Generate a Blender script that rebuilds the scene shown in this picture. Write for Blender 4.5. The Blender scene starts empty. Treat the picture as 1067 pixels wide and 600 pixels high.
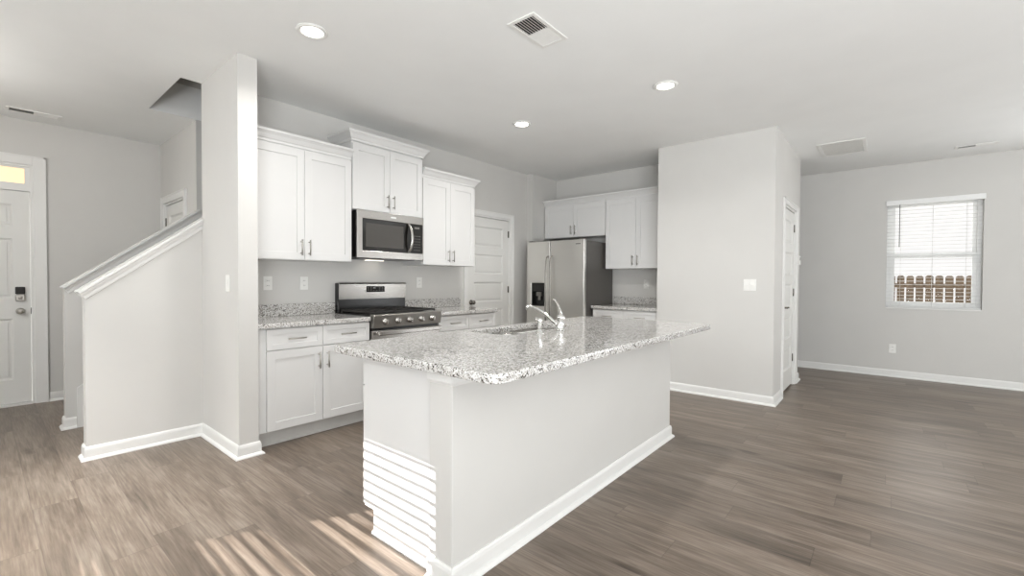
import bpy, bmesh, math, random
from mathutils import Vector, Matrix
random.seed(7)
SC = bpy.context.scene
COL = SC.collection

# ------------------------------------------------------------------ camera
F_PX, YAW, PITCH, ROLL, CAM_H = 468.016, 0.873, 0.0174, 0.0052, 1.2366
cam = bpy.data.cameras.new('camera')
cam.sensor_fit = 'HORIZONTAL'; cam.sensor_width = 36.0
cam.lens = F_PX * 36.0 / 1067.0
cam.clip_start = 0.05; cam.clip_end = 200
cam_o = bpy.data.objects.new('camera', cam); COL.objects.link(cam_o)
_c, _s = math.cos(YAW), math.sin(YAW)
_R = Vector((_c, -_s, 0)); _F = Vector((_s, _c, 0)); _D = Vector((0, 0, -1))
_y1 = _D * math.cos(PITCH) - _F * math.sin(PITCH)
_z1 = _D * math.sin(PITCH) + _F * math.cos(PITCH)
_x2 = _R * math.cos(ROLL) - _y1 * math.sin(ROLL)
_y2 = _R * math.sin(ROLL) + _y1 * math.cos(ROLL)
_m = Matrix((_x2, -_y2, -_z1)).transposed().to_4x4()
_m.translation = Vector((0, 0, CAM_H))
cam_o.matrix_world = _m
SC.camera = cam_o

# ------------------------------------------------------------------ view, world, sun, daylight
SC.view_settings.view_transform = 'Standard'
SC.view_settings.look = 'None'
SC.view_settings.gamma = 1.0
SC.view_settings.use_curve_mapping = False
SC.view_settings.exposure = -0.1
WORLD_STRENGTH = 1.08
SUN_ENERGY = 14.0
W = bpy.data.worlds.new('sky'); SC.world = W; W.use_nodes = True
_bg = W.node_tree.nodes['Background']
_bg.inputs[0].default_value = (1.0, 0.99, 0.98, 1); _bg.inputs[1].default_value = WORLD_STRENGTH

def light_area(name, loc, rot, sx, sy, energy, color=(1, 1, 1)):
    l = bpy.data.lights.new(name, 'AREA'); l.shape = 'RECTANGLE'; l.size = sx; l.size_y = sy
    l.energy = energy; l.color = color
    o = bpy.data.objects.new(name, l); COL.objects.link(o); o.location = loc; o.rotation_euler = rot
    return o
sun_l = bpy.data.lights.new('sun', 'SUN'); sun_l.energy = SUN_ENERGY; sun_l.angle = math.radians(0.09)
sun_l.color = (1.0, 0.97, 0.94)
sun_o = bpy.data.objects.new('sun', sun_l); COL.objects.link(sun_o)
sun_o.rotation_euler = Vector((1.0, -0.505, -0.63)).to_track_quat('-Z', 'Y').to_euler()
PI = math.pi
# unseen openings added in the left, rear and right walls give fill light
# these added fill lights are tilted up to brighten the ceiling
def UPR(d): return math.radians(d)
light_area('fill_left_opening', (-1.9, -2.6, 0.7), (0, -PI / 2 - UPR(66), 0), 1.6, 4.4, 610, (0.915, 0.96, 1))  # added fill, no such door is seen
light_area('daylight_side_window', (-1.75, 3.2, 1.75), (0, -PI / 2 + UPR(32), 0), 1.3, 0.9, 135, (0.94, 0.975, 1))
light_area('fill_right_opening', (8.25, -3.3, 0.9), (0, PI / 2 + UPR(55), 0), 1.6, 2.2, 150, (0.94, 0.975, 1))  # added fill for the ceiling on the right, opening unseen
light_area('daylight_fence_window', (8.3, -.41, 1.75), (0, PI / 2 - UPR(15), 0), 1.5, 1.1, 15, (1, 0.99, 0.97))
light_area('fill_rear_opening', (2.6, -6.5, 0.7), (PI / 2 + UPR(62), 0, 0), 7.0, 1.8, 80, (0.915, 0.96, 1))  # added fill from behind the camera, opening unseen

# ------------------------------------------------------------------ materials
def s2l(c):
    return tuple(((x / 255) / 12.92 if x / 255 <= 0.04045 else ((x / 255 + 0.055) / 1.055) ** 2.4) for x in c)
def new_mat(name):
    m = bpy.data.materials.new(name); m.use_nodes = True
    nt = m.node_tree; b = nt.nodes['Principled BSDF']
    return m, nt, b
def N(nt, typ, **kw):
    n = nt.nodes.new(typ)
    for k, v in kw.items(): setattr(n, k, v)
    return n
def math_node(nt, op, a, b=None, c=None):
    n = nt.nodes.new('ShaderNodeMath'); n.operation = op
    for i, v in enumerate((a, b, c)):
        if v is None: continue
        if isinstance(v, (int, float)): n.inputs[i].default_value = v
        else: nt.links.new(v, n.inputs[i])
    return n.outputs[0]
def ramp(nt, fac, stops, interp='LINEAR'):
    n = nt.nodes.new('ShaderNodeValToRGB'); n.color_ramp.interpolation = interp
    e = n.color_ramp.elements
    while len(e) < len(stops): e.new(0.5)
    for el, (p, c) in zip(e, stops):
        el.position = p; el.color = (*c, 1)
    nt.links.new(fac, n.inputs[0]); return n.outputs[0]
def paint(name, rgb, rough=0.5, bump=0.0, scale=400, spec=0.4):
    """painted surface: faint roller texture"""
    m, nt, b = new_mat(name)
    tc = N(nt, 'ShaderNodeTexCoord')
    no = N(nt, 'ShaderNodeTexNoise'); no.inputs['Scale'].default_value = 3.0; no.inputs['Detail'].default_value = 4
    nt.links.new(tc.outputs['Object'], no.inputs['Vector'])
    c = s2l(rgb); d = tuple(x * 0.975 for x in c)
    nt.links.new(ramp(nt, no.outputs['Fac'], [(0.3, d), (0.7, c)]), b.inputs['Base Color'])
    b.inputs['Roughness'].default_value = rough
    b.inputs['Specular IOR Level'].default_value = spec
    if bump:
        n2 = N(nt, 'ShaderNodeTexNoise'); n2.inputs['Scale'].default_value = scale
        nt.links.new(tc.outputs['Object'], n2.inputs['Vector'])
        bp = N(nt, 'ShaderNodeBump'); bp.inputs['Strength'].default_value = bump; bp.inputs['Distance'].default_value = 0.001
        nt.links.new(n2.outputs['Fac'], bp.inputs['Height']); nt.links.new(bp.outputs['Normal'], b.inputs['Normal'])
    return m
def metal(name, rgb, rough=0.3, brushed=None, metallic=1.0):
    m, nt, b = new_mat(name)
    tc = N(nt, 'ShaderNodeTexCoord'); mp = N(nt, 'ShaderNodeMapping')
    mp.inputs['Scale'].default_value = brushed or (40, 40, 40)
    no = N(nt, 'ShaderNodeTexNoise'); no.inputs['Scale'].default_value = 1.0; no.inputs['Detail'].default_value = 3
    nt.links.new(tc.outputs['Object'], mp.inputs['Vector']); nt.links.new(mp.outputs['Vector'], no.inputs['Vector'])
    c = s2l(rgb)
    nt.links.new(ramp(nt, no.outputs['Fac'], [(0.25, tuple(x * 0.96 for x in c)), (0.75, c)]), b.inputs['Base Color'])
    b.inputs['Metallic'].default_value = metallic
    r = N(nt, 'ShaderNodeMapRange'); r.inputs['To Min'].default_value = rough * 0.95; r.inputs['To Max'].default_value = rough * 1.05
    nt.links.new(no.outputs['Fac'], r.inputs['Value']); nt.links.new(r.outputs['Result'], b.inputs['Roughness'])
    return m
def plain(name, rgb, rough=0.4, metallic=0.0, emit=0.0, spec=0.5):
    m, nt, b = new_mat(name)
    tc = N(nt, 'ShaderNodeTexCoord'); no = N(nt, 'ShaderNodeTexNoise'); no.inputs['Scale'].default_value = 25
    nt.links.new(tc.outputs['Object'], no.inputs['Vector'])
    c = s2l(rgb)
    nt.links.new(ramp(nt, no.outputs['Fac'], [(0.3, tuple(x * 0.96 for x in c)), (0.7, c)]), b.inputs['Base Color'])
    b.inputs['Roughness'].default_value = rough; b.inputs['Metallic'].default_value = metallic
    b.inputs['Specular IOR Level'].default_value = spec
    if emit:
        b.inputs['Emission Color'].default_value = (*c, 1); b.inputs['Emission Strength'].default_value = emit
    return m

def floor_material():
    m, nt, b = new_mat('oak_plank_floor')
    L = nt.links
    tc = N(nt, 'ShaderNodeTexCoord'); sp = N(nt, 'ShaderNodeSeparateXYZ'); L.new(tc.outputs['Object'], sp.inputs[0])
    PW, PL = 0.178, 1.22
    xs = math_node(nt, 'DIVIDE', sp.outputs['X'], PW)
    row = math_node(nt, 'FLOOR', xs); fx = math_node(nt, 'FRACT', xs)
    wn = N(nt, 'ShaderNodeTexWhiteNoise'); wn.noise_dimensions = '1D'; L.new(row, wn.inputs['W'])
    ys = math_node(nt, 'ADD', math_node(nt, 'DIVIDE', sp.outputs['Y'], PL), wn.outputs['Value'])
    pl = math_node(nt, 'FLOOR', ys); fy = math_node(nt, 'FRACT', ys)
    pid = math_node(nt, 'ADD', math_node(nt, 'MULTIPLY', row, 7.31), math_node(nt, 'MULTIPLY', pl, 3.77))
    w2 = N(nt, 'ShaderNodeTexWhiteNoise'); w2.noise_dimensions = '1D'; L.new(pid, w2.inputs['W'])
    rnd = w2.outputs['Value']
    # grain coordinates, shifted per plank
    cv = N(nt, 'ShaderNodeCombineXYZ')
    L.new(math_node(nt, 'ADD', math_node(nt, 'MULTIPLY', sp.outputs['X'], 16.0), math_node(nt, 'MULTIPLY', rnd, 37.0)), cv.inputs['X'])
    L.new(math_node(nt, 'MULTIPLY', sp.outputs['Y'], 1.7), cv.inputs['Y'])
    L.new(math_node(nt, 'MULTIPLY', rnd, 91.0), cv.inputs['Z'])
    g1 = N(nt, 'ShaderNodeTexNoise'); g1.inputs['Scale'].default_value = 1.0; g1.inputs['Detail'].default_value = 6
    g1.inputs['Roughness'].default_value = 0.62; g1.inputs['Distortion'].default_value = 0.6
    L.new(cv.outputs[0], g1.inputs['Vector'])
    # fine streaks
    cv2 = N(nt, 'ShaderNodeCombineXYZ')
    L.new(math_node(nt, 'ADD', math_node(nt, 'MULTIPLY', sp.outputs['X'], 120.0), math_node(nt, 'MULTIPLY', rnd, 53.0)), cv2.inputs['X'])
    L.new(math_node(nt, 'MULTIPLY', sp.outputs['Y'], 5.0), cv2.inputs['Y']); L.new(rnd, cv2.inputs['Z'])
    g2 = N(nt, 'ShaderNodeTexNoise'); g2.inputs['Scale'].default_value = 1.0; g2.inputs['Detail'].default_value = 4
    L.new(cv2.outputs[0], g2.inputs['Vector'])
    # broad cathedral bands
    cv3 = N(nt, 'ShaderNodeCombineXYZ')
    L.new(math_node(nt, 'ADD', math_node(nt, 'MULTIPLY', sp.outputs['X'], 6.0), math_node(nt, 'MULTIPLY', rnd, 17.0)), cv3.inputs['X'])
    L.new(math_node(nt, 'MULTIPLY', sp.outputs['Y'], 1.1), cv3.inputs['Y']); L.new(math_node(nt, 'MULTIPLY', rnd, 23.0), cv3.inputs['Z'])
    g3 = N(nt, 'ShaderNodeTexNoise'); g3.inputs['Scale'].default_value = 1.0; g3.inputs['Detail'].default_value = 3
    L.new(cv3.outputs[0], g3.inputs['Vector'])
    f = math_node(nt, 'ADD', math_node(nt, 'MULTIPLY', g1.outputs['Fac'], 0.46), math_node(nt, 'MULTIPLY', g2.outputs['Fac'], 0.30))
    f = math_node(nt, 'ADD', f, math_node(nt, 'MULTIPLY', g3.outputs['Fac'], 0.24))
    base = ramp(nt, f, [(0.30, s2l((FLOOR_D))), (0.47, s2l((FLOOR_M))), (0.68, s2l((FLOOR_L)))])
    # per plank tone
    tone = N(nt, 'ShaderNodeMapRange'); tone.inputs['To Min'].default_value = 0.82; tone.inputs['To Max'].default_value = 1.12
    L.new(rnd, tone.inputs['Value'])
    mx = N(nt, 'ShaderNodeMix'); mx.data_type = 'RGBA'; mx.blend_type = 'MULTIPLY'; mx.inputs['Factor'].default_value = 1
    L.new(base, mx.inputs[6]); L.new(tone.outputs['Result'], mx.inputs[7])
    # knots: sparse dark ovals
    kv = N(nt, 'ShaderNodeCombineXYZ'); L.new(math_node(nt, 'MULTIPLY', sp.outputs['X'], 3.2), kv.inputs['X'])
    L.new(math_node(nt, 'MULTIPLY', sp.outputs['Y'], 1.25), kv.inputs['Y'])
    vo = N(nt, 'ShaderNodeTexVoronoi'); vo.inputs['Scale'].default_value = 1.0; L.new(kv.outputs[0], vo.inputs['Vector'])
    kd = math_node(nt, 'ADD', vo.outputs['Distance'], math_node(nt, 'MULTIPLY', math_node(nt, 'SUBTRACT', g1.outputs['Fac'], 0.5), 0.22))
    kn = ramp(nt, kd, [(0.03, (0.50, 0.47, 0.45)), (0.13, (1, 1, 1))])
    mk = N(nt, 'ShaderNodeMix'); mk.data_type = 'RGBA'; mk.blend_type = 'MULTIPLY'; mk.inputs['Factor'].default_value = 0.85
    L.new(mx.outputs[2], mk.inputs[6]); L.new(kn, mk.inputs[7])
    # seams
    ex = math_node(nt, 'MULTIPLY', math_node(nt, 'MINIMUM', fx, math_node(nt, 'SUBTRACT', 1.0, fx)), PW)
    ey = math_node(nt, 'MULTIPLY', math_node(nt, 'MINIMUM', fy, math_node(nt, 'SUBTRACT', 1.0, fy)), PL)
    ed = math_node(nt, 'MINIMUM', ex, ey)
    sm = N(nt, 'ShaderNodeMapRange'); sm.inputs['From Min'].default_value = 0.0006; sm.inputs['From Max'].default_value = 0.003
    sm.inputs['To Min'].default_value = 0.74; sm.inputs['To Max'].default_value = 1.0; L.new(ed, sm.inputs['Value'])
    mz = N(nt, 'ShaderNodeMix'); mz.data_type = 'RGBA'; mz.blend_type = 'MULTIPLY'; mz.inputs['Factor'].default_value = 1
    L.new(mk.outputs[2], mz.inputs[6]); L.new(sm.outputs['Result'], mz.inputs[7])
    L.new(mz.outputs[2], b.inputs['Base Color'])
    rr = N(nt, 'ShaderNodeMapRange'); rr.inputs['To Min'].default_value = 0.30; rr.inputs['To Max'].default_value = 0.42
    L.new(g1.outputs['Fac'], rr.inputs['Value']); L.new(rr.outputs['Result'], b.inputs['Roughness'])
    b.inputs['Specular IOR Level'].default_value = 0.45
    bp = N(nt, 'ShaderNodeBump'); bp.inputs['Strength'].default_value = 0.12; bp.inputs['Distance'].default_value = 0.002
    L.new(math_node(nt, 'ADD', g2.outputs['Fac'], sm.outputs['Result']), bp.inputs['Height']); L.new(bp.outputs['Normal'], b.inputs['Normal'])
    return m
FLOOR_D, FLOOR_M, FLOOR_L = (67, 57, 49), (111, 98, 86), (152, 139, 127)

def granite(name):
    m, nt, b = new_mat(name); L = nt.links
    tc = N(nt, 'ShaderNodeTexCoord')
    ns = N(nt, 'ShaderNodeTexNoise'); ns.inputs['Scale'].default_value = 60; ns.inputs['Detail'].default_value = 2
    L.new(tc.outputs['Object'], ns.inputs['Vector'])
    add = N(nt, 'ShaderNodeMix'); add.data_type = 'RGBA'; add.blend_type = 'ADD'; add.inputs['Factor'].default_value = 0.012
    L.new(tc.outputs['Object'], add.inputs[6]); L.new(ns.outputs['Color'], add.inputs[7])
    v = N(nt, 'ShaderNodeTexVoronoi'); v.inputs['Scale'].default_value = 155; L.new(add.outputs[2], v.inputs['Vector'])
    sep = N(nt, 'ShaderNodeSeparateColor'); L.new(v.outputs['Color'], sep.inputs[0])
    n2 = N(nt, 'ShaderNodeTexNoise'); n2.inputs['Scale'].default_value = 14; n2.inputs['Detail'].default_value = 3
    L.new(tc.outputs['Object'], n2.inputs['Vector'])
    k = math_node(nt, 'ADD', sep.outputs[0], math_node(nt, 'MULTIPLY', math_node(nt, 'SUBTRACT', n2.outputs['Fac'], 0.5), 0.5))
    base = ramp(nt, k, [(0.0, s2l((84, 80, 76))), (0.04, s2l((136, 132, 126))), (0.15, s2l((180, 177, 172))), (0.34, s2l((207, 205, 202))), (0.62, s2l((222, 221, 219))), (0.9, s2l((196, 192, 186)))], 'CONSTANT')
    v2 = N(nt, 'ShaderNodeTexVoronoi'); v2.inputs['Scale'].default_value = 260; L.new(add.outputs[2], v2.inputs['Vector'])
    s2 = N(nt, 'ShaderNodeSeparateColor'); L.new(v2.outputs['Color'], s2.inputs[0])
    dk = ramp(nt, s2.outputs[1], [(0.0, s2l((70, 66, 63))), (0.055, s2l((182, 177, 171))), (0.14, (1, 1, 1))], 'CONSTANT')
    mx = N(nt, 'ShaderNodeMix'); mx.data_type = 'RGBA'; mx.blend_type = 'MULTIPLY'; mx.inputs['Factor'].default_value = 1
    L.new(base, mx.inputs[6]); L.new(dk, mx.inputs[7]); L.new(mx.outputs[2], b.inputs['Base Color'])
    b.inputs['Roughness'].default_value = 0.09; b.inputs['Specular IOR Level'].default_value = 0.5
    return m
def wood_fence():
    m, nt, b = new_mat('weathered_fence_wood'); L = nt.links
    tc = N(nt, 'ShaderNodeTexCoord'); mp = N(nt, 'ShaderNodeMapping'); mp.inputs['Scale'].default_value = (30, 30, 2.5)
    no = N(nt, 'ShaderNodeTexNoise'); no.inputs['Scale'].default_value = 1; no.inputs['Detail'].default_value = 5
    L.new(tc.outputs['Object'], mp.inputs[0]); L.new(mp.outputs[0], no.inputs['Vector'])
    L.new(ramp(nt, no.outputs['Fac'], [(0.3, s2l((44, 34, 22))), (0.7, s2l((64, 51, 34)))]), b.inputs['Base Color'])
    b.inputs['Roughness'].default_value = 0.85
    return m
def glass():
    m, nt, b = new_mat('window_glass')
    nt.nodes.remove(b); out = nt.nodes['Material Output']
    t = N(nt, 'ShaderNodeBsdfTransparent'); g = N(nt, 'ShaderNodeBsdfGlossy'); g.inputs['Roughness'].default_value = 0.02
    fr = N(nt, 'ShaderNodeFresnel'); fr.inputs['IOR'].default_value = 1.04
    mx = N(nt, 'ShaderNodeMixShader'); nt.links.new(fr.outputs[0], mx.inputs[0])
    nt.links.new(t.outputs[0], mx.inputs[1]); nt.links.new(g.outputs[0], mx.inputs[2]); nt.links.new(mx.outputs[0], out.inputs[0])
    return m

M = {}
M['wall'] = paint('wall_paint', (209, 207, 203), 0.6, 0.05)
M['ceil'] = paint('ceiling_paint', (242, 242, 240), 0.9, 0.08, 250, 0.1)
M['trim'] = paint('white_trim_paint', (230, 229, 226), 0.35)
M['door'] = paint('white_door_paint', (224, 223, 219), 0.4)
M['cab'] = paint('white_cabinet_paint', (222, 221, 219), 0.38)
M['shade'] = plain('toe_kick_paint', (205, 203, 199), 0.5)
M['floor'] = floor_material()
M['granite'] = granite('speckled_granite')
M['steel'] = metal('brushed_steel', (228, 226, 222), 0.33, (2, 2, 500))
M['steel_h'] = metal('brushed_steel_horizontal', (188, 185, 181), 0.26, (2, 600, 600))
M['steel_dark'] = metal('dark_steel', (150, 147, 142), 0.32, (2, 600, 600))
M['nickel'] = metal('satin_nickel', (188, 184, 178), 0.28)
M['knob'] = metal('aged_nickel', (128, 123, 116), 0.25)
M['chrome'] = metal('chrome', (232, 232, 230), 0.06)
M['bowl'] = metal('sink_steel', (190, 188, 184), 0.25)
M['black'] = plain('black_enamel', (22, 21, 20), 0.25)
M['iron'] = plain('cast_iron', (38, 36, 34), 0.6)
M['bglass'] = plain('black_glass', (26, 24, 22), 0.08)
M['mwglass'] = plain('microwave_window', (72, 69, 65), 0.15)
M['fside'] = plain('fridge_side_grey', (92, 89, 85), 0.45)
M['rubber'] = plain('black_gasket', (30, 29, 28), 0.6)
M['plastic'] = plain('white_plastic', (236, 235, 231), 0.35)
M['greyp'] = plain('grey_plastic', (120, 117, 112), 0.4)
M['display'] = plain('display_glass', (14, 13, 12), 0.1)
M['mark'] = plain('pale_marking', (150, 148, 144), 0.4)
M['blind'] = plain('blind_vinyl', (240, 240, 238), 0.45)
_nt = M['blind'].node_tree; _b = _nt.nodes['Principled BSDF']; _o = _nt.nodes['Material Output']
_t = N(_nt, 'ShaderNodeBsdfTranslucent'); _t.inputs[0].default_value = (.6, .6, .59, 1)
_x = N(_nt, 'ShaderNodeMixShader'); _x.inputs[0].default_value = .25
_nt.links.new(_b.outputs[0], _x.inputs[1]); _nt.links.new(_t.outputs[0], _x.inputs[2]); _nt.links.new(_x.outputs[0], _o.inputs[0])
M['vinyl'] = plain('window_vinyl', (240, 240, 238), 0.4)
M['hole'] = plain('recess_shade_paint', (40, 39, 38), 0.8)  # near-black colour stands in for shade inside slots and ducts
M['lens'] = plain('downlight_lens', (255, 250, 242), 0.5, emit=14)
M['lamp'] = plain('cooktop_lamp_lens', (255, 246, 232), 0.4, emit=5)
M['globe'] = plain('fill_globe', (255, 248, 238), 0.4, emit=3)  # glow of the added foyer fill lamp
M['transom'] = plain('emissive_transom_glass', (250, 226, 186), 0.4, emit=0.62)  # emission stands in for warm porch light beyond the pane
M['fence'] = wood_fence()
M['ground'] = plain('outdoor_ground', (150, 140, 120), 0.9)
M['glass'] = glass()
M['carpet'] = paint('stair_carpet', (176, 170, 162), 0.95, 0.4, 900)

# ------------------------------------------------------------------ mesh helpers
class MB:
    def __init__(s): s.bm = bmesh.new()
    def box(s, x0, x1, y0, y1, z0, z1, bev=0.0):
        r = bmesh.ops.create_cube(s.bm, size=1.0)
        vs = r['verts']
        for v in vs:
            v.co = Vector(((x0 + x1) / 2 + v.co.x * (x1 - x0), (y0 + y1) / 2 + v.co.y * (y1 - y0), (z0 + z1) / 2 + v.co.z * (z1 - z0)))
        if bev:
            es = list({e for v in vs for e in v.link_edges})
            bmesh.ops.bevel(s.bm, geom=es, offset=bev, segments=2, affect='EDGES', profile=0.5)
        return s
    def prism(s, pts, axis, a0, a1):
        """polygon pts in the two other axes, extruded along axis from a0 to a1"""
        def P(p, a):
            return {'x': (a, p[0], p[1]), 'y': (p[0], a, p[1]), 'z': (p[0], p[1], a)}[axis]
        A = [s.bm.verts.new(P(p, a0)) for p in pts]; B = [s.bm.verts.new(P(p, a1)) for p in pts]
        n = len(pts); fs = [s.bm.faces.new(A), s.bm.faces.new(B[::-1])]
        for i in range(n): fs.append(s.bm.faces.new((A[i], B[i], B[(i + 1) % n], A[(i + 1) % n])))
        bmesh.ops.recalc_face_normals(s.bm, faces=fs); return s
    def tube(s, pts, r, seg=12, caps=True):
        pts = [Vector(p) for p in pts]; n = len(pts); rings = []; up = None
        rr = r if isinstance(r, (list, tuple)) else [r] * n
        for i, p in enumerate(pts):
            t = (pts[min(i + 1, n - 1)] - pts[max(i - 1, 0)]).normalized()
            if up is None: up = t.orthogonal().normalized()
            up = (up - t * up.dot(t)).normalized(); sd = t.cross(up)
            rings.append([s.bm.verts.new(p + (up * math.cos(2 * PI * k / seg) + sd * math.sin(2 * PI * k / seg)) * rr[i]) for k in range(seg)])
        fs = []
        for i in range(n - 1):
            for k in range(seg):
                fs.append(s.bm.faces.new((rings[i][k], rings[i][(k + 1) % seg], rings[i + 1][(k + 1) % seg], rings[i + 1][k])))
        for f in fs: f.smooth = True
        if caps: fs.append(s.bm.faces.new(rings[0][::-1])); fs.append(s.bm.faces.new(rings[-1]))
        bmesh.ops.recalc_face_normals(s.bm, faces=fs); return s
    def lathe(s, prof, o, axis=(0, 0, 1), seg=24, smooth=True):
        """prof: (radius, height along axis)"""
        ax = Vector(axis).normalized(); u = ax.orthogonal().normalized(); w = ax.cross(u); o = Vector(o)
        rings = []
        for r, h in prof:
            if r < 1e-6: rings.append([s.bm.verts.new(o + ax * h)])
            else: rings.append([s.bm.verts.new(o + ax * h + (u * math.cos(2 * PI * k / seg) + w * math.sin(2 * PI * k / seg)) * r) for k in range(seg)])
        fs = []
        for a, b in zip(rings, rings[1:]):
            for k in range(seg):
                k2 = (k + 1) % seg
                if len(a) == 1 and len(b) == 1: continue
                if len(a) == 1: f = (a[0], b[k2], b[k])
                elif len(b) == 1: f = (a[k], a[k2], b[0])
                else: f = (a[k], a[k2], b[k2], b[k])
                fs.append(s.bm.faces.new(f))
        for f in fs: f.smooth = smooth
        bmesh.ops.recalc_face_normals(s.bm, faces=fs); return s
    def sweep(s, prof, path, z0=0.0, side=1, closed=False):
        """profile (outward, z) mitred along a 2-D polyline; side=+1: outward is to the right of travel"""
        P = [Vector(p) for p in path]; n = len(P); rows = []
        def nrm(a, b):
            d = (b - a).normalized(); return Vector((d.y, -d.x)) * side
        for i in range(n):
            if closed: n1, n2 = nrm(P[i - 1], P[i]), nrm(P[i], P[(i + 1) % n])
            else:
                n1 = nrm(P[max(i - 1, 0)], P[max(i - 1, 0) + 1]); n2 = nrm(P[min(i, n - 2)], P[min(i, n - 2) + 1])
            m = (n1 + n2).normalized(); m = m / max(m.dot(n1), 0.2)
            rows.append([s.bm.verts.new((P[i].x + m.x * o, P[i].y + m.y * o, z0 + z)) for o, z in prof])
        fs = []; k = len(prof)
        for i in range(n if closed else n - 1):
            a, b = rows[i], rows[(i + 1) % n]
            for j in range(k): fs.append(s.bm.faces.new((a[j], b[j], b[(j + 1) % k], a[(j + 1) % k])))
        if not closed: fs.append(s.bm.faces.new(rows[0])); fs.append(s.bm.faces.new(rows[-1][::-1]))
        bmesh.ops.recalc_face_normals(s.bm, faces=fs); return s
    def slab(s, x0, x1, y0, y1, z0, z1, holes, plane):
        """box with rectangular through-holes. plane 'xz' (wall along x), 'yz' (wall along y), 'xy' (floor slab); holes in plane coords"""
        A = {'xz': (x0, x1, z0, z1, y0, y1), 'yz': (y0, y1, z0, z1, x0, x1), 'xy': (x0, x1, y0, y1, z0, z1)}[plane]
        us = sorted({A[0], A[1], *[h[i] for h in holes for i in (0, 1) if A[0] < h[i] < A[1]]})
        vs = sorted({A[2], A[3], *[h[i] for h in holes for i in (2, 3) if A[2] < h[i] < A[3]]})
        def solid(i, j):
            if i < 0 or j < 0 or i >= len(us) - 1 or j >= len(vs) - 1: return False
            cu, cv = (us[i] + us[i + 1]) / 2, (vs[j] + vs[j + 1]) / 2
            return not any(h[0] < cu < h[1] and h[2] < cv < h[3] for h in holes)
        cache = {}
        def V(u, v, w):
            key = (round(u, 5), round(v, 5), w)
            if key not in cache:
                d = A[4 + w]; cache[key] = s.bm.verts.new({'xz': (u, d, v), 'yz': (d, u, v), 'xy': (u, v, d)}[plane])
            return cache[key]
        fs = []
        for i in range(len(us) - 1):
            for j in range(len(vs) - 1):
                if not solid(i, j): continue
                q = [(us[i], vs[j]), (us[i + 1], vs[j]), (us[i + 1], vs[j + 1]), (us[i], vs[j + 1])]
                for w in (0, 1): fs.append(s.bm.faces.new([V(*c, w) for c in q]))
                for k, (di, dj) in enumerate(((0, -1), (1, 0), (0, 1), (-1, 0))):
                    if not solid(i + di, j + dj):
                        a, b = q[k], q[(k + 1) % 4]
                        fs.append(s.bm.faces.new((V(*a, 0), V(*b, 0), V(*b, 1), V(*a, 1))))
        bmesh.ops.recalc_face_normals(s.bm, faces=fs); return s
    def build(s, name, mat, parent=None, label=None):
        me = bpy.data.meshes.new(name); s.bm.normal_update(); s.bm.to_mesh(me); s.bm.free()
        me.materials.append(M[mat] if isinstance(mat, str) else mat)
        o = bpy.data.objects.new(name, me); COL.objects.link(o)
        if parent: o.parent = parent
        if label: o['label'] = label
        return o

def tag(o, label, cat, group=None, kind=None):
    if label: o['label'] = label
    if cat: o['category'] = cat
    if group: o['group'] = group
    if kind: o['kind'] = kind
    return o
def thing(name, label, cat, loc=(0, 0, 0), rz=0.0, group=None):
    o = bpy.data.objects.new(name, None); COL.objects.link(o); o.empty_display_size = 0.1
    o.location = loc; o.rotation_euler = (0, 0, rz); return tag(o, label, cat, group)
def copy_tree(o, parent=None):
    c = o.copy(); COL.objects.link(c); c.parent = parent
    for ch in list(o.children): copy_tree(ch, c)
    return c
def struct(mb, name, mat, label=None, cat=None):
    o = mb.build(name, mat); o['kind'] = 'structure'
    if label: o['label'] = label
    if cat: o['category'] = cat
    return o
def weighted(o, w=0.003, seg=2):
    b = o.modifiers.new('bevel', 'BEVEL'); b.width = w; b.segments = seg; b.limit_method = 'ANGLE'; b.angle_limit = 0.7
    return o

# ------------------------------------------------------------------ room dimensions (metres, camera stands at the origin)
HC = 2.764                     # ceiling
CXL, CXR, CY = 1.147, 1.272, 3.394          # wall end beside the kitchen
KY = 4.15                      # stair knee wall face
SY = 4.047                     # stove wall face
BY = 5.13                      # far stair wall face
FY = 6.43                      # front door wall face
CLX = 1.373                    # foyer closet wall face
BUX, BUY = 5.159, 3.947        # small wall bump beside the fridge
FRX = 5.76                     # fridge wall face
PX, PY, PX2, PYB = 5.069, 0.866, 6.651, 2.056   # pantry box
WX = 7.689                     # window wall face
LX = -1.45                     # left wall face
RY = -6.0                      # rear wall face
TH = 0.12

# ------------------------------------------------------------------ setting: shell
struct(MB().box(LX - .12, WX + .15, RY - .12, FY + .15, -.12, 0), 'floor', 'floor')
HOLE = (1.013, 4.6, KY, BY)    # stairwell opening
struct(MB().slab(LX - .12, WX + .15, RY - .12, FY + .15, HC, HC + .3, [HOLE], 'xy'), 'ceiling', 'ceil')
# upper stairwell walls and its ceiling
mb = MB(); h0, h1 = HC + .3, 5.2
mb.box(HOLE[0] - .1, HOLE[0], KY - .1, BY + .1, h0, h1).box(HOLE[1], HOLE[1] + .1, KY - .1, BY + .1, h0, h1)
mb.box(HOLE[0], HOLE[1], KY - .1, KY, h0, h1).box(HOLE[0], HOLE[1], BY, BY + .1, h0, h1).box(HOLE[0] - .1, HOLE[1] + .1, KY - .1, BY + .1, h1, h1 + .1)
struct(mb, 'wall_stairwell', 'wall')

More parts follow.
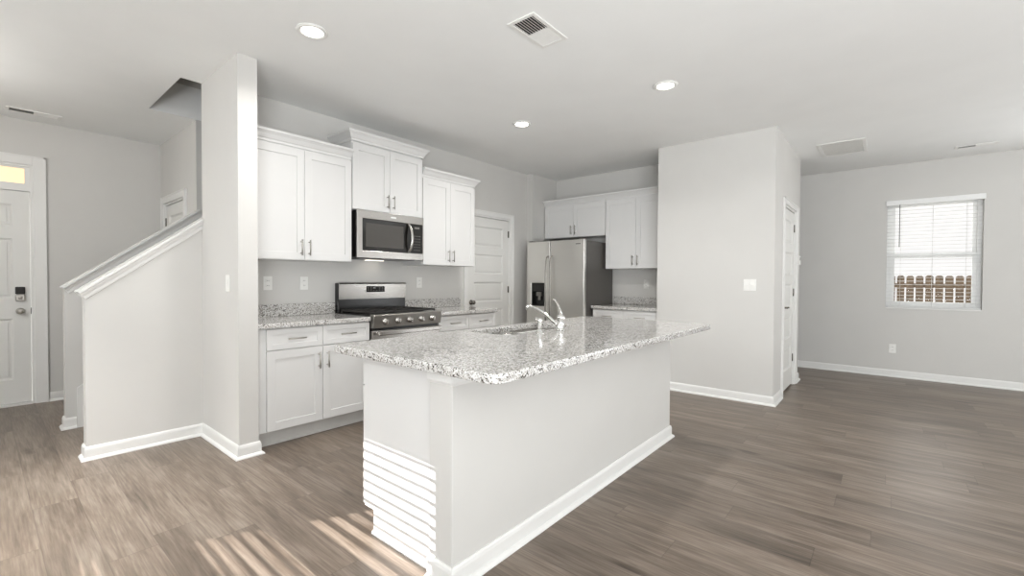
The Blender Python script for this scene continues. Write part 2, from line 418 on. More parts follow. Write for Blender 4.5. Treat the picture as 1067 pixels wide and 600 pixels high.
# windows and doors: openings
WIN1 = (-0.855, 0.028, 0.905, 2.29)         # y0,y1,z0,z1 in the window wall
WIN2 = (2.72, 3.66, 0.905, 2.29)            # in the left wall, throws the striped sun
FILL_RIGHT = (-4.4, -2.2, 0.45, 2.35)           # unseen right wall opening, added to let in fill light
FILL_LEFT = (-4.8, -0.4, 0.0, 2.45)             # unseen left wall opening behind the camera, added for fill light
FILL_REAR = (-0.9, 6.1, 0.10, 2.40)               # unseen rear wall opening behind the camera, added for fill light
D1 = (-0.545, 0.365, 0.0, 2.33)             # front door + transom
D2 = (3.945, 4.778, 0.0, 2.075)             # stove wall door
D3 = (5.545, 6.315, 0.0, 2.07)              # pantry door
D4 = (5.51, 6.27, 0.0, 2.07)                # foyer closet door (y)
struct(MB().slab(WX, WX + .15, RY, FY, 0, HC, [WIN1, FILL_RIGHT], 'yz'), 'wall_right', 'wall')
struct(MB().slab(LX - .12, LX, RY, FY, 0, HC, [WIN2, FILL_LEFT], 'yz'), 'wall_left', 'wall')
struct(MB().slab(LX, WX, RY - .12, RY, 0, HC, [FILL_REAR], 'xz'), 'wall_rear', 'wall')
struct(MB().slab(LX, CLX, FY, FY + .15, 0, HC, [D1], 'xz'), 'wall_front', 'wall')
struct(MB().slab(CLX, CLX + .115, BY + .115, FY + .15, 0, HC, [D4], 'yz'), 'wall_closet', 'wall')
# stove wall (its back is the stair wall), with the projecting end and the bump
mb = MB()
mb.slab(CXR, BUX, SY, SY + .218, 0, HC, [D2], 'xz')
struct(mb, 'wall_stove', 'wall')
struct(MB().box(BUX, FRX + .12, BUY, SY + .22, 0, HC), 'wall_bump', 'wall')
struct(MB().box(CXL, CXR - .0005, CY, KY - .0005, 0, HC), 'wall_end', 'wall')
struct(MB().box(FRX, FRX + .12, PYB, BUY, 0, HC), 'wall_fridge', 'wall')
# pantry box
struct(MB().box(PX, PX + .115, PY, PYB, 0, HC), 'wall_pantry_front', 'wall')
mb = MB(); mb.slab(PX + .115, PX2, PY, PY + .115, 0, HC, [D3], 'xz')
struct(mb, 'wall_pantry_side', 'wall')
struct(MB().box(PX2 - .115, PX2, PY + .115, 3.2, 0, HC), 'wall_pantry_back', 'wall')
struct(MB().box(PX + .115, FRX + .12, PYB - .115, PYB, 0, HC), 'wall_pantry_end', 'wall')
struct(MB().box(PX2, WX, 3.2, 3.3, 0, HC), 'wall_passage', 'wall')
# stair walls: knee walls with sloping tops, far stair wall
SL = 0.784
def zf(x): return 1.126 + SL * (x - .433)        # underside of front cap
def zb(x): return 1.138 + SL * (x - .445)
struct(MB().prism([(.468, 0), (CXR - .0005, 0), (CXR - .0005, zf(CXR)), (.468, zf(.468))], 'y', KY, KY + .115), 'wall_stair_near', 'wall')
struct(MB().prism([(.458, 0), (CLX, 0), (CLX, zb(CLX)), (.458, zb(.458))], 'y', BY, BY + .115), 'wall_stair_far', 'wall')
struct(MB().box(CLX, 5.0, BY, BY + .115, 0, HC), 'wall_stairwell_far', 'wall')

def cap(name, x_near, ztop, x_far, yface, ythick):
    """sloping cap: top board with overhang and a bed moulding under it on both faces"""
    a = math.atan(SL); d = Vector((math.cos(a), 0, math.sin(a))); n = Vector((-math.sin(a), 0, math.cos(a)))
    o = Vector((x_near, 0, ztop)); L = (x_far - x_near) / math.cos(a)
    y0, y1 = yface, yface + ythick
    top = [(y0 - .036, 0), (y0 - .036, -.016), (y0 - .030, -.021), (y1 + .030, -.021), (y1 + .036, -.016), (y1 + .036, 0)]
    b1 = [(y0 - .024, -.021), (y0 - .022, -.032), (y0 - .013, -.045), (y0 - .011, -.066), (y0, -.069), (y0, -.021)]
    b2 = [(2 * (y0 + y1) / 2 - y, z) for y, z in b1]
    bm = bmesh.new(); fs = []
    for poly in (top, b1, b2):
        A = [bm.verts.new(o + n * z + Vector((0, y, 0))) for y, z in poly]
        B = [bm.verts.new(o + d * L + n * z + Vector((0, y, 0))) for y, z in poly]
        fs += [bm.faces.new(A), bm.faces.new(B[::-1])]
        k = len(poly)
        for i in range(k): fs.append(bm.faces.new((A[i], B[i], B[(i + 1) % k], A[(i + 1) % k])))
    bmesh.ops.recalc_face_normals(bm, faces=fs)
    m = MB(); m.bm.free(); m.bm = bm
    return struct(m, name, 'trim')
cap('trim_1', .430, 1.146, CXR - .02, KY, .115)
cap('trim_2', .442, 1.163, CLX + .015, BY, .115)

# baseboards: board with eased top and quarter-round shoe, mitred round the corners
BB = [(0, 0), (.030, 0), (.030, .006), (.026, .013), (.019, .019), (.013, .021), (.013, .072), (.010, .084), (.005, .092), (0, .092)]
def base(name, path, side):
    return struct(MB().sweep(BB, path, 0, side), name, 'trim')
base('baseboard_stair', [(.468, KY + .115), (.468, KY), (CXL, KY), (CXL, CY), (CXR, CY), (CXR, CY + .10)], 1)
base('baseboard_far_stair', [(.458, BY + .115), (.458, BY), (.522, BY)], 1)
base('baseboard_foyer', [(.458, FY), (CLX, FY), (CLX, 6.37)], 1)
base('baseboard_pantry', [(PX, PYB), (PX, PY), (5.47, PY)], 1)
base('baseboard_pantry_side', [(6.39, PY), (PX2, PY), (PX2, 3.2)], 1)
base('baseboard_right', [(WX, 3.2), (WX, RY), (LX, RY)], 1)
base('baseboard_left', [(LX, -0.3), (LX, FY), (-.64, FY)], 1)
base('baseboard_stove', [(4.845, SY), (BUX, SY), (BUX, BUY), (FRX, BUY)], 1)

# ------------------------------------------------------------------ windows
def casing_mb(u0, u1, z1, w=.062, t=.018):
    """door casing in local x-z, facing -y, legs to the floor"""
    mb = MB()
    mb.box(u0 - w, u0, -t, 0, 0, z1 + w, .003); mb.box(u1, u1 + w, -t, 0, 0, z1 + w, .003); mb.box(u0, u1, -t, 0, z1, z1 + w, .003)
    mb.box(u0 - w, u0 - w + .014, -t - .006, -t, 0, z1 + w); mb.box(u1 + w - .014, u1 + w, -t - .006, -t, 0, z1 + w); mb.box(u0 - w, u1 + w, -t - .006, -t, z1 + w - .014, z1 + w)
    return mb
def place(o, loc, rz):
    o.location = loc; o.rotation_euler = (0, 0, rz); return o

def window(name, loc, rz, w, h, depth):
    """double-hung vinyl window, local x along wall, outside is +y"""
    mb = MB(); f = .045; y0, y1 = depth - .075, depth - .005
    mb.box(0, f, y0, y1, 0, h, .004).box(w - f, w, y0, y1, 0, h, .004).box(f, w - f, y0, y1, 0, f, .004).box(f, w - f, y0, y1, h - f, h, .004)
    root = mb.build(name, 'vinyl'); root['kind'] = 'structure'; place(root, loc, rz)
    mid = h * .485; s = .038
    def sash(z0, z1, ya, yb):
        m = MB()
        m.box(f, f + s, ya, yb, z0, z1, .003).box(w - f - s, w - f, ya, yb, z0, z1, .003).box(f + s, w - f - s, ya, yb, z0, z0 + s, .003).box(f + s, w - f - s, ya, yb, z1 - s, z1, .003)
        q = m.build('sash', 'vinyl', root)
        g = MB().box(f + s, w - f - s, (ya + yb) / 2 - .002, (ya + yb) / 2 + .002, z0 + s, z1 - s).build('pane', 'glass', q)
        return q
    sash(f, mid + .03, y0 + .004, y0 + .034)
    sash(mid - .03, h - f, y0 + .038, y1 - .004)
    return root
# window_1 in the right wall: local +y -> +X ; local x -> -Y  (rz = -90)
window('window_1', (WX, WIN1[1], WIN1[2]), -PI / 2, WIN1[1] - WIN1[0], WIN1[3] - WIN1[2], .15)
# window_2 in the left wall: outside is -X ; local x -> +Y (rz = +90)
window('window_2', (LX, WIN2[0], WIN2[2]), PI / 2, WIN2[1] - WIN2[0], WIN2[3] - WIN2[2], .12)
# sill of window_1
struct(MB().box(WX - .012, WX + .075, WIN1[0] + .001, WIN1[1] - .001, WIN1[2] - .012, WIN1[2] + .006, .003), 'trim_3', 'trim')

def blind(label, loc, rz, w, h, yc, tilts, pitch, slat_w=.050, wand=True, end_gap=.003):
    root = thing('window_blind', label, 'blind', loc, rz)
    MB().box(.003, w - .003, yc - .034, yc + .028, h - .062, h - .002, .003).build('headrail', 'blind', root)
    mb = MB(); z = h - .085; i = 0
    while z > .04 + .02:
        t = tilts((h - z) / h); c, s_ = math.cos(t), math.sin(t)
        hw, ht = slat_w / 2, .0013
        pts = []
        for k in range(5):
            a = -1 + k / 2; bow = .0022 * (1 - a * a)
            pts.append((yc + a * hw * c - (bow + ht) * s_, z + a * hw * s_ + (bow + ht) * c))
        for k in range(4, -1, -1):
            a = -1 + k / 2; bow = .0022 * (1 - a * a)
            pts.append((yc + a * hw * c - (bow - ht) * s_, z + a * hw * s_ + (bow - ht) * c))
        mb.prism(pts, 'x', end_gap, w - end_gap); z -= pitch(z) if callable(pitch) else pitch; i += 1
    mb.build('slats', 'blind', root)
    MB().box(.006, w - .006, yc - .026, yc + .026, .008, .026, .003).build('bottom_rail', 'blind', root)
    MB().box(-.012, w + .012, -.016, -.004, h - .060, h + .006, .003).build('valance', 'vinyl', root)
    for u in (.14, w / 2, w - .14):
        MB().tube([(u, yc - slat_w / 2 - .002, .02), (u, yc - slat_w / 2 - .002, h - .06)], .0012, 6).tube([(u, yc + slat_w / 2 + .002, .02), (u, yc + slat_w / 2 + .002, h - .06)], .0012, 6).build('ladder_cord', 'blind', root)
    if wand:
        MB().tube([(.125, yc - .045, h - .055), (.125, yc - .047, h - .085), (.125, yc - .047, h - .60)], .0045, 8).build('tilt_wand', 'greyp', root)
    return root
blind('white horizontal slat blind hanging in the window with the fence behind it', (WX, WIN1[1], WIN1[2]), -PI / 2, WIN1[1] - WIN1[0], WIN1[3] - WIN1[2], .029, lambda f: 0.0, .0455)

# ------------------------------------------------------------------ outdoors behind window_1
struct(MB().box(WX + .2, 24, -9, 9, -.62, -.5), 'ground', 'ground')
fx = 13.4
fence = thing('picket_fence', 'brown wooden dog-eared picket fence outside the window', 'fence', (fx, -.6, -.5))
pw, pg = .128, .030
for k in range(26):
    y = -2.2 + k * (pw + pg); h = 1.885 + random.uniform(-.008, .008)
    MB().prism([(y, 0.03), (y + pw, 0.03), (y + pw, h - .03), (y + pw - .03, h), (y + .03, h), (y, h - .03)], 'x', 0, .018).build('picket', 'fence', fence)
for z in (.35, 1.0, 1.62):
    MB().box(.019, .057, -2.3, 2.0, z, z + .09, .003).build('rail', 'fence', fence)
for y in (-2.2, .2, 1.9):
    MB().box(.058, .148, y, y + .09, 0, 1.78, .004).build('post', 'fence', fence)

# ------------------------------------------------------------------ doors
def knob_mb(x, z, y=-.002, r=.027):
    return MB().lathe([(0, 0), (.032, 0), (.032, .006), (.026, .010), (.011, .013), (.010, .030), (.016, .034), (r, .043), (r + .001, .052), (r * .85, .064), (r * .4, .070), (0, .071)], (x, y, z), (0, -1, 0), 20)
def lever_mb(x, z, dirn, y=-.002):
    m = MB().lathe([(0, 0), (.031, 0), (.031, .006), (.025, .010), (.010, .012), (.010, .045), (0, .046)], (x, y, z), (0, -1, 0), 20)
    return m.tube([(x, y - .042, z), (x + dirn * .03, y - .046, z + .002), (x + dirn * .11, y - .044, z - .004)], [.010, .009, .007], 10)
def hinge_mb(x, z, y=-.004):
    return MB().tube([(x, y, z - .045), (x, y, z + .045)], .0065, 10).box(x - .016, x, y + .001, y + .004, z - .045, z + .045)
def panel_door(name, loc, rz, w, h, panels, label=None, t=.038):
    """door slab in local x-z facing -y, with moulded recessed panels (x0,x1,z0,z1)"""
    mb = MB(); mb.slab(0, w, 0, t, .012, h, panels, 'xz')
    for (a, b, c, d) in panels:
        g = .016
        # sticking slope down to the field and raised field
        mb.box(a, b, .014, t - .006, c, d)
        for (q0, q1, r0, r1) in (((a, c), (b, c), (b - g, c + g), (a + g, c + g)), ((b, c), (b, d), (b - g, d - g), (b - g, c + g)), ((b, d), (a, d), (a + g, d - g), (b - g, d - g)), ((a, d), (a, c), (a + g, c + g), (a + g, d - g))):
            vs = [mb.bm.verts.new((q0[0], 0.001, q0[1])), mb.bm.verts.new((q1[0], 0.001, q1[1])), mb.bm.verts.new((r0[0], .0139, r0[1])), mb.bm.verts.new((r1[0], .0139, r1[1]))]
            f = mb.bm.faces.new(vs); f.normal_update()
            if f.normal.y > 0: f.normal_flip()
        mb.box(a + .034, b - .034, .006, .015, c + .034, d - .034, .004)
    o = mb.build(name, 'door'); o['kind'] = 'structure'; place(o, loc, rz)
    if label: o['label'] = label
    return o
def five_panels(w, h):
    sx, gap = .115, .10; z0, z1 = .22, h - .115; n = 5
    ph = (z1 - z0 - gap * (n - 1)) / n
    return [(sx, w - sx, z0 + i * (ph + gap), z0 + i * (ph + gap) + ph) for i in range(n)]
def jamb(name, loc, rz, w, h, depth):
    mb = MB().box(0, .018, 0, depth, 0, h).box(w - .018, w, 0, depth, 0, h).box(.018, w - .018, 0, depth, h - .018, h)
    o = struct(mb, name, 'trim'); return place(o, loc, rz)
# door_1 front door with transom (local x = world x)
w1 = D1[1] - D1[0]
o = struct(casing_mb(D1[0] + 0, D1[1], D1[3], .088, .02), 'trim_4', 'trim'); o.location = (0, FY, 0)
mb = MB().box(D1[0], D1[0] + .02, 0, .15, 0, D1[3]).box(D1[1] - .02, D1[1], 0, .15, 0, D1[3]).box(D1[0] + .02, D1[1] - .02, 0, .15, D1[3] - .02, D1[3]).box(D1[0] + .02, D1[1] - .02, 0, .15, 2.075, 2.13)
mb.box(D1[0] + .02, D1[1] - .02, -.02, .15, 0, .02, .003)
# sash frame round the transom light
mb.box(D1[0] + .02, D1[0] + .055, .02, .06, 2.13, D1[3] - .02).box(D1[1] - .055, D1[1] - .02, .02, .06, 2.13, D1[3] - .02).box(D1[0] + .055, D1[1] - .055, .02, .06, 2.13, 2.15).box(D1[0] + .055, D1[1] - .055, .02, .06, D1[3] - .035, D1[3] - .02)
o = struct(mb, 'trim_5', 'trim'); o.location = (0, FY, 0)
o = struct(MB().box(D1[0] + .055, D1[1] - .055, .035, .045, 2.15, D1[3] - .035), 'window_3', 'transom', 'transom pane over the front door, warm outside light painted as glow'); o.location = (0, FY, 0)
dw = w1 - .046
six = []
for (a, b) in ((.115, dw / 2 - .055), (dw / 2 + .055, dw - .115)):
    six += [(a, b, .24, .83), (a, b, 1.02, 1.60), (a, b, 1.72, 1.93)]
d1 = panel_door('door_1', (D1[0] + .023, FY + .022, .012), 0, dw, 2.058, six, None, .044)
knob_mb(dw - .07, .90).build('door_knob', 'nickel', d1)
mb = MB().box(dw - .103, dw - .038, -.028, 0, 1.065, 1.135, .006)
db = mb.build('deadbolt_keypad', 'iron', d1)
MB().box(dw - .103, dw - .038, -.030, 0, 1.0, 1.064, .008).lathe([(0, 0), (.018, 0), (.016, .012), (0, .013)], (dw - .07, -.028, 1.03), (0, -1, 0), 16).build('deadbolt_housing', 'nickel', db)
MB().box(dw - .002, dw + .006, -.004, .02, .87, .93).build('latch_plate', 'black', d1)
# door_2 in the stove wall
o = struct(casing_mb(D2[0], D2[1], D2[3], .062), 'trim_6', 'trim'); o.location = (0, SY, 0)
jamb('trim_7', (D2[0], SY, 0), 0, D2[1] - D2[0], D2[3], .22)
w2 = D2[1] - D2[0] - .042
d2 = panel_door('door_2', (D2[0] + .021, SY + .012, .008), 0, w2, 2.040, five_panels(w2, 2.04))
knob_mb(.062, .945).build('door_knob', 'knob', d2)
for z in (1.86, 1.10, .22): hinge_mb(w2 + .001, z).build('hinge', 'knob', d2)
# door_3 in the pantry
o = struct(casing_mb(D3[0], D3[1], D3[3], .062), 'trim_8', 'trim'); o.location = (0, PY, 0)
jamb('trim_9', (D3[0], PY, 0), 0, D3[1] - D3[0], D3[3], .115)
w3 = D3[1] - D3[0] - .042
d3 = panel_door('door_3', (D3[0] + .021, PY + .012, .008), 0, w3, 2.036, five_panels(w3, 2.036))
lever_mb(.062, .945, 1).build('door_lever', 'knob', d3)
for z in (1.86, 1.10, .32): hinge_mb(w3 + .001, z).build('hinge', 'knob', d3)
# door_4 in the foyer closet (faces -X: local x -> -Y)
o = struct(casing_mb(0, D4[1] - D4[0], D4[3], .075), 'trim_10', 'trim'); place(o, (CLX, D4[1], 0), -PI / 2)
jamb('trim_11', (CLX, D4[1], 0), -PI / 2, D4[1] - D4[0], D4[3], .115)
w4 = D4[1] - D4[0] - .042
d4 = panel_door('door_4', (CLX + .012, D4[1] - .021, .008), -PI / 2, w4, 2.036, five_panels(w4, 2.036))
for z in (1.86, 1.10, .32): hinge_mb(-.001, z).build('hinge', 'knob', d4)
knob_mb(w4 - .062, .945).build('door_knob', 'knob', d4)

# ------------------------------------------------------------------ staircase
st = thing('staircase', 'carpeted stairs climbing between the two sloped half walls', 'stairs', (.64, KY + .115, 0))
ya, yb = .002, BY - KY - .117
run, rise = .24, .188
mbs = MB()
for i in range(9):
    MB().box(i * run - .02, (i + 1) * run + .002, ya + .02, yb - .02, (i + 1) * rise - .035, (i + 1) * rise, .010).build('tread', 'carpet', st)
    MB().box(i * run, i * run + .018, ya + .02, yb - .02, i * rise + (.001 if i == 0 else 0), (i + 1) * rise - .036).build('riser', 'carpet', st)
for y0 in (ya, yb - .018):
    MB().prism([(-.115, 0.001), (.4, .001), (9 * run, 9 * rise - .25), (9 * run, .33 + SL * (9 * run + .115)), (-.115, .33)], 'y', y0, y0 + .018).build('skirt_board', 'trim', st)

# ------------------------------------------------------------------ cabinets
def bar_pull(cx, cz, L, vertical, parent, y=-.0):
    mb = MB(); d = .032
    if vertical:
        mb.tube([(cx, y - d, cz - L / 2), (cx, y - d, cz + L / 2)], .0055, 10)
        for s_ in (-1, 1): mb.tube([(cx, y, cz + s_ * L * .36), (cx, y - d, cz + s_ * L * .36)], .0045, 8)
    else:
        mb.tube([(cx - L / 2, y - d, cz), (cx + L / 2, y - d, cz)], .0055, 10)
        for s_ in (-1, 1): mb.tube([(cx + s_ * L * .36, y, cz), (cx + s_ * L * .36, y - d, cz)], .0045, 8)
    return mb.build('handle', 'nickel', parent)
def shaker(name, x0, x1, z0, z1, parent, rail=.06, y=-.02):
    """five-piece front: frame and recessed field"""
    mb = MB(); t = .02
    mb.box(x0, x0 + rail, y, y + t - .001, z0, z1, .0018).box(x1 - rail, x1, y, y + t - .001, z0, z1, .0018)
    mb.box(x0 + rail - .001, x1 - rail + .001, y, y + t - .001, z0, z0 + rail, .0018).box(x0 + rail - .001, x1 - rail + .001, y, y + t - .001, z1 - rail, z1, .0018)
    mb.box(x0 + rail - .002, x1 - rail + .002, y + .009, y + t - .003, z0 + rail - .002, z1 - rail + .002)
    return mb.build(name, 'cab', parent)
CROWN = [(0, 0), (.010, 0), (.012, .018), (.020, .026), (.036, .052), (.050, .066), (.056, .070), (.056, .088), (0, .088)]
def wall_cabinet(label, loc, rz, w, d, z0, z1, crown_path, hz=.10, gap=.003, left_stile=0, right_stile=0, hlen=.128):
    """loc = left front corner of the carcass at floor level; local y back into the wall"""
    r = thing('wall_cabinet', label, 'cabinet', (loc[0], loc[1], z0), rz); h = z1 - z0
    MB().box(0, w, 0, d, 0, h + .03, .0015).build('carcass', 'cab', r)
    m = (left_stile + w - right_stile) / 2
    for k, (a, b) in enumerate(((left_stile + .004, m - gap / 2), (m + gap / 2, w - right_stile - .004))):
        dr = shaker('door', a, b, .004, h - .004, r)
        bar_pull(b - .032 if k == 0 else a + .032, .004 + hz, hlen, True, dr, -.02)
    if crown_path:
        MB().sweep(CROWN, crown_path, h + .012, 1).build('crown_moulding', 'cab', r)
    return r
UF = 3.72   # carcass front of stove-wall uppers (doors stand 2 cm proud)
ud = SY - UF - .002
wall_cabinet('white two-door wall cabinet between the wall end and the microwave', (1.30, UF), 0, .872, ud, 1.392, 2.296, [(0, 0), (.872, 0)], left_stile=.02)
wall_cabinet('short white two-door wall cabinet right above the microwave, set higher', (2.176, UF - .0), 0, .792, ud, 1.873, 2.472, [(0, ud), (0, -.012), (.792, -.012), (.792, ud)], hz=.10)
wall_cabinet('white two-door wall cabinet right of the microwave near the panel door', (2.972, UF), 0, .762, ud, 1.392, 2.296, [(0, 0), (.762, 0), (.762, ud)])
FF = 5.46
fd = FRX - FF - .002
wall_cabinet('short wide white wall cabinet above the refrigerator', (FF, BUY - .012), -PI / 2, 1.005, fd, 1.848, 2.306, [(-.008, 0), (1.005, 0)], hz=.10)
wall_cabinet('tall white two-door wall cabinet right of the refrigerator', (FF, BUY - .012 - 1.008), -PI / 2, .862, fd, 1.395, 2.306, [(0, 0), (.862, 0)])

def base_cabinet(label, loc, rz, w, d, filler_l=0, filler_r=0):
    r = thing('base_cabinet', label, 'cabinet', (loc[0], loc[1], 0), rz)
    MB().box(0, w, 0, d, .114, .876, .0015).build('carcass', 'cab', r)
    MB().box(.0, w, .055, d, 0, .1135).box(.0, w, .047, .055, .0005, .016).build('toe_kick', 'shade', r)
    m = (filler_l + w - filler_r) / 2
    for k, (a, b) in enumerate(((filler_l + .003, m - .002), (m + .002, w - filler_r - .003))):
        df = shaker('drawer_front', a, b, .715, .866, r, rail=.040)
        bar_pull((a + b) / 2, .79, .135, False, df, -.02)
        dr = shaker('door', a, b, .120, .708, r, rail=.062)
        bar_pull(b - .034 if k == 0 else a + .034, .60, .128, True, dr, -.02)
    return r
BF = 3.461
bd = SY - BF - .002
base_cabinet('white base cabinet with drawers and doors left of the range', (CXR + .003, BF), 0, 2.190 - CXR - .005, bd, .068, .0)
base_cabinet('white base cabinet right of the range, beside the panel door', (2.962, BF), 0, .848, bd)
base_cabinet('white base cabinet in the corner between refrigerator and pantry wall', (5.15, 2.935), -PI / 2, .868, FRX - 5.15 - .002)

# ------------------------------------------------------------------ countertops
def plate_mesh(name, outline, holes, z0, z1, bev, mat, parent=None):
    cu = bpy.data.curves.new(name, 'CURVE'); cu.dimensions = '2D'; cu.fill_mode = 'BOTH'
    cu.extrude = (z1 - z0) / 2 - bev; cu.bevel_depth = bev; cu.bevel_resolution = 3; cu.offset = -bev
    for pts in [outline] + holes:
        sp = cu.splines.new('POLY'); sp.points.add(len(pts) - 1); sp.use_cyclic_u = True
        for p, q in zip(sp.points, pts): p.co = (q[0], q[1], 0, 1)
    tmp = bpy.data.objects.new('tmp', cu); COL.objects.link(tmp)
    dg = bpy.context.evaluated_depsgraph_get(); dg.update()
    me = bpy.data.meshes.new_from_object(tmp.evaluated_get(dg)); me.name = name
    bpy.data.objects.remove(tmp); bpy.data.curves.remove(cu)
    me.transform(Matrix.Translation((0, 0, (z0 + z1) / 2))); me.materials.clear(); me.materials.append(M[mat])
    o = bpy.data.objects.new(name, me); COL.objects.link(o)
    if parent: o.parent = parent
    return o
def rrect(x0, x1, y0, y1, r, seg=6):
    pts = []
    rs = r if isinstance(r, (list, tuple)) else [r] * 4
    for (cx, cy, a0, rr) in ((x1 - rs[0], y0 + rs[0], -90, rs[0]), (x1 - rs[1], y1 - rs[1], 0, rs[1]), (x0 + rs[2], y1 - rs[2], 90, rs[2]), (x0 + rs[3], y0 + rs[3], 180, rs[3])):
        for k in range(seg + 1):
            a = math.radians(a0 + 90 * k / seg); pts.append((cx + rr * math.cos(a), cy + rr * math.sin(a)))
    return pts
CT0, CT1 = .8765, .914
def wall_counter(label, loc, rz, w, d, splash_w, splash_x=0.0, r=(.006, .006, .006, .006)):
    root = thing('granite_countertop', label, 'countertop', (loc[0], loc[1], 0), rz)
    plate_mesh('slab', rrect(0, w, 0, d, r), [], CT0, CT1, .005, 'granite', root)
    MB().box(splash_x, splash_x + splash_w, d - .021, d - .001, CT1 + .0005, CT1 + .104, .003).build('backsplash', 'granite', root)
    return root
CF = 3.42
wall_counter('speckled granite countertop left of the range with low backsplash', (CXR + .003, CF), 0, 2.188 - CXR - .003, SY - CF - .002, 2.188 - CXR - .003)
wall_counter('speckled granite countertop between range and panel door', (2.962, CF), 0, .878, SY - CF - .002, .852)
wall_counter('speckled granite countertop in the corner right of the refrigerator', (5.105, 2.950), -PI / 2, .885, FRX - 5.105 - .002, .885)

# ------------------------------------------------------------------ kitchen island
IX0, IX1, IY0, IYB = 1.205, 3.525, 1.315, 2.005     # half wall face / cabinet far face
isl = thing('kitchen_island', 'white kitchen island with half-wall back and cabinet end panel', 'kitchen island', (0, 0, 0))
IWY = 1.455                                          # rear of the half wall
MB().box(IX0, IX1, IY0, IWY, 0, .8755, .004).build('half_wall', 'wall', isl)
mb = MB().prism([(IWY + .001, 0.0), (IYB - .095, 0.0), (IYB - .095, .114), (IYB - .02, .114), (IYB - .02, .8755), (IWY + .001, .8755)], 'x', IX0 + .030, IX0 + .050)
mb.build('end_panel', 'cab', isl)
mb = MB().box(IX0 + .051, 1.93, IWY + .002, IYB - .021, .1145, .8755).box(2.81, IX1 - .02, IWY + .002, IYB - .021, .1145, .8755)
mb.box(1.931, 2.809, IWY + .002, IYB - .021, .1145, .135).box(1.931, 2.809, IYB - .040, IYB - .021, .1355, .66)
mb.build('cabinet_body', 'cab', isl)
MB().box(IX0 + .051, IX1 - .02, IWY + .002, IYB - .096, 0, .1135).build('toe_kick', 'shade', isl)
mb = MB().prism([(IWY + .001, 0.0), (IYB - .095, 0.0), (IYB - .095, .114), (IYB - .02, .114), (IYB - .02, .8755), (IWY + .001, .8755)], 'x', IX1 - .0195, IX1 - .001)
mb.build('end_panel', 'cab', isl)
# doors on the working side (facing the range): built facing -y then turned round
tot = IX1 - IX0 - .051; nx = 5; ww = tot / nx
for k in range(nx):
    a, b = k * ww + .002, (k + 1) * ww - .002
    f1 = shaker('drawer_front', a, b, .715, .866, isl, rail=.040); place(f1, (IX1 - .02, IYB - .02, 0), PI)
    bar_pull((a + b) / 2, .79, .135, False, f1, -.02)
    f2 = shaker('door', a, b, .120, .708, isl, rail=.062); place(f2, (IX1 - .02, IYB - .02, 0), PI)
    bar_pull(b - .034 if k % 2 == 0 else a + .034, .60, .128, True, f2, -.02)
# flat block and cove under the overhang at the half wall's end
CAPM = [(0, 0), (.004, 0), (.012, .012), (.014, .016), (.014, .060), (0, .060)]
MB().sweep(CAPM, [(IX0, IWY), (IX0, IY0), (IX0 + .14, IY0)], .815, -1 * -1).build('capital', 'trim', isl)
MB().sweep(BB, [(IX0, IWY - .0), (IX0, IY0), (IX1, IY0), (IX1, IWY)], 0, 1).build('baseboard', 'trim', isl)
MB().sweep([(0, 0), (.014, 0), (.014, .006), (.010, .012), (.004, .015), (0, .016)], [(IX0 + .030, IYB - .096), (IX0 + .030, IWY)], 0, 1).build('shoe_moulding', 'trim', isl)

# island top with sink cut-out
SX0, SX1, SYA, SYB = 1.99, 2.75, 1.70, 2.03
ict = thing('granite_countertop', 'long polished speckled granite island countertop with the sink cut-out', 'countertop', (0, 0, 0))
plate_mesh('slab', rrect(1.125, 3.565, 1.015, 2.115, (.05, .05, .05, .06), 8), [rrect(SX0, SX1, SYA, SYB, .06, 6)], CT0, CT1, .006, 'granite', ict)
# undermount sink: two bowls
snk = thing('kitchen_sink', 'stainless steel undermount double-bowl sink in the island', 'sink', (0, 0, 0))
def bowl(x0, x1, y0, y1):
    mb = MB(); rings = []
    lev = [(0.015, CT0 - .002, .055), (-.004, CT0 - .002, .06), (-.004, CT0 - .004, .06), (.004, CT0 - .05, .06), (.012, CT0 - .17, .07), (.05, CT0 - .19, .06), (.12, CT0 - .193, .03)]
    lev[0] = (-.010, CT0 - .0015, .06)
    for ins, z, r in lev:
        rings.append([mb.bm.verts.new((p[0], p[1], z)) for p in rrect(x0 + ins, x1 - ins, y0 + ins, y1 - ins, max(.02, r), 6)])
    fs = []
    for a, b in zip(rings, rings[1:]):
        n = len(a)
        for k in range(n): fs.append(mb.bm.faces.new((a[k], a[(k + 1) % n], b[(k + 1) % n], b[k])))
    fs.append(mb.bm.faces.new(rings[-1]))
    for f in fs: f.smooth = True
    bmesh.ops.recalc_face_normals(mb.bm, faces=fs)
    for f in fs: f.normal_flip()
    return mb
xm = (SX0 + SX1) / 2
for (a, b) in ((SX0 - .002, xm - .012), (xm + .012, SX1 + .002)):
    bo = bowl(a, b, SYA - .002, SYB + .002).build('bowl', 'bowl', snk)
    MB().lathe([(0, .004), (.012, .004), (.030, .002), (.042, .003), (.044, 0)], ((a + b) / 2, (SYA + SYB) / 2, CT0 - .193), (0, 0, 1), 20).build('strainer', 'chrome', bo)
# faucet
FX, FYY = 2.435, 1.63
fa = thing('kitchen_faucet', 'chrome single-lever faucet with long spout over the sink', 'faucet', (FX, FYY, CT1))
MB().lathe([(0, 0), (.031, 0), (.031, .006), (.026, .012), (.022, .020), (.0215, .070), (.024, .078), (.024, .086), (.021, .092), (.012, .108), (0, .112)], (0, 0, 0.0005), (0, 0, 1), 24).build('body', 'chrome', fa)
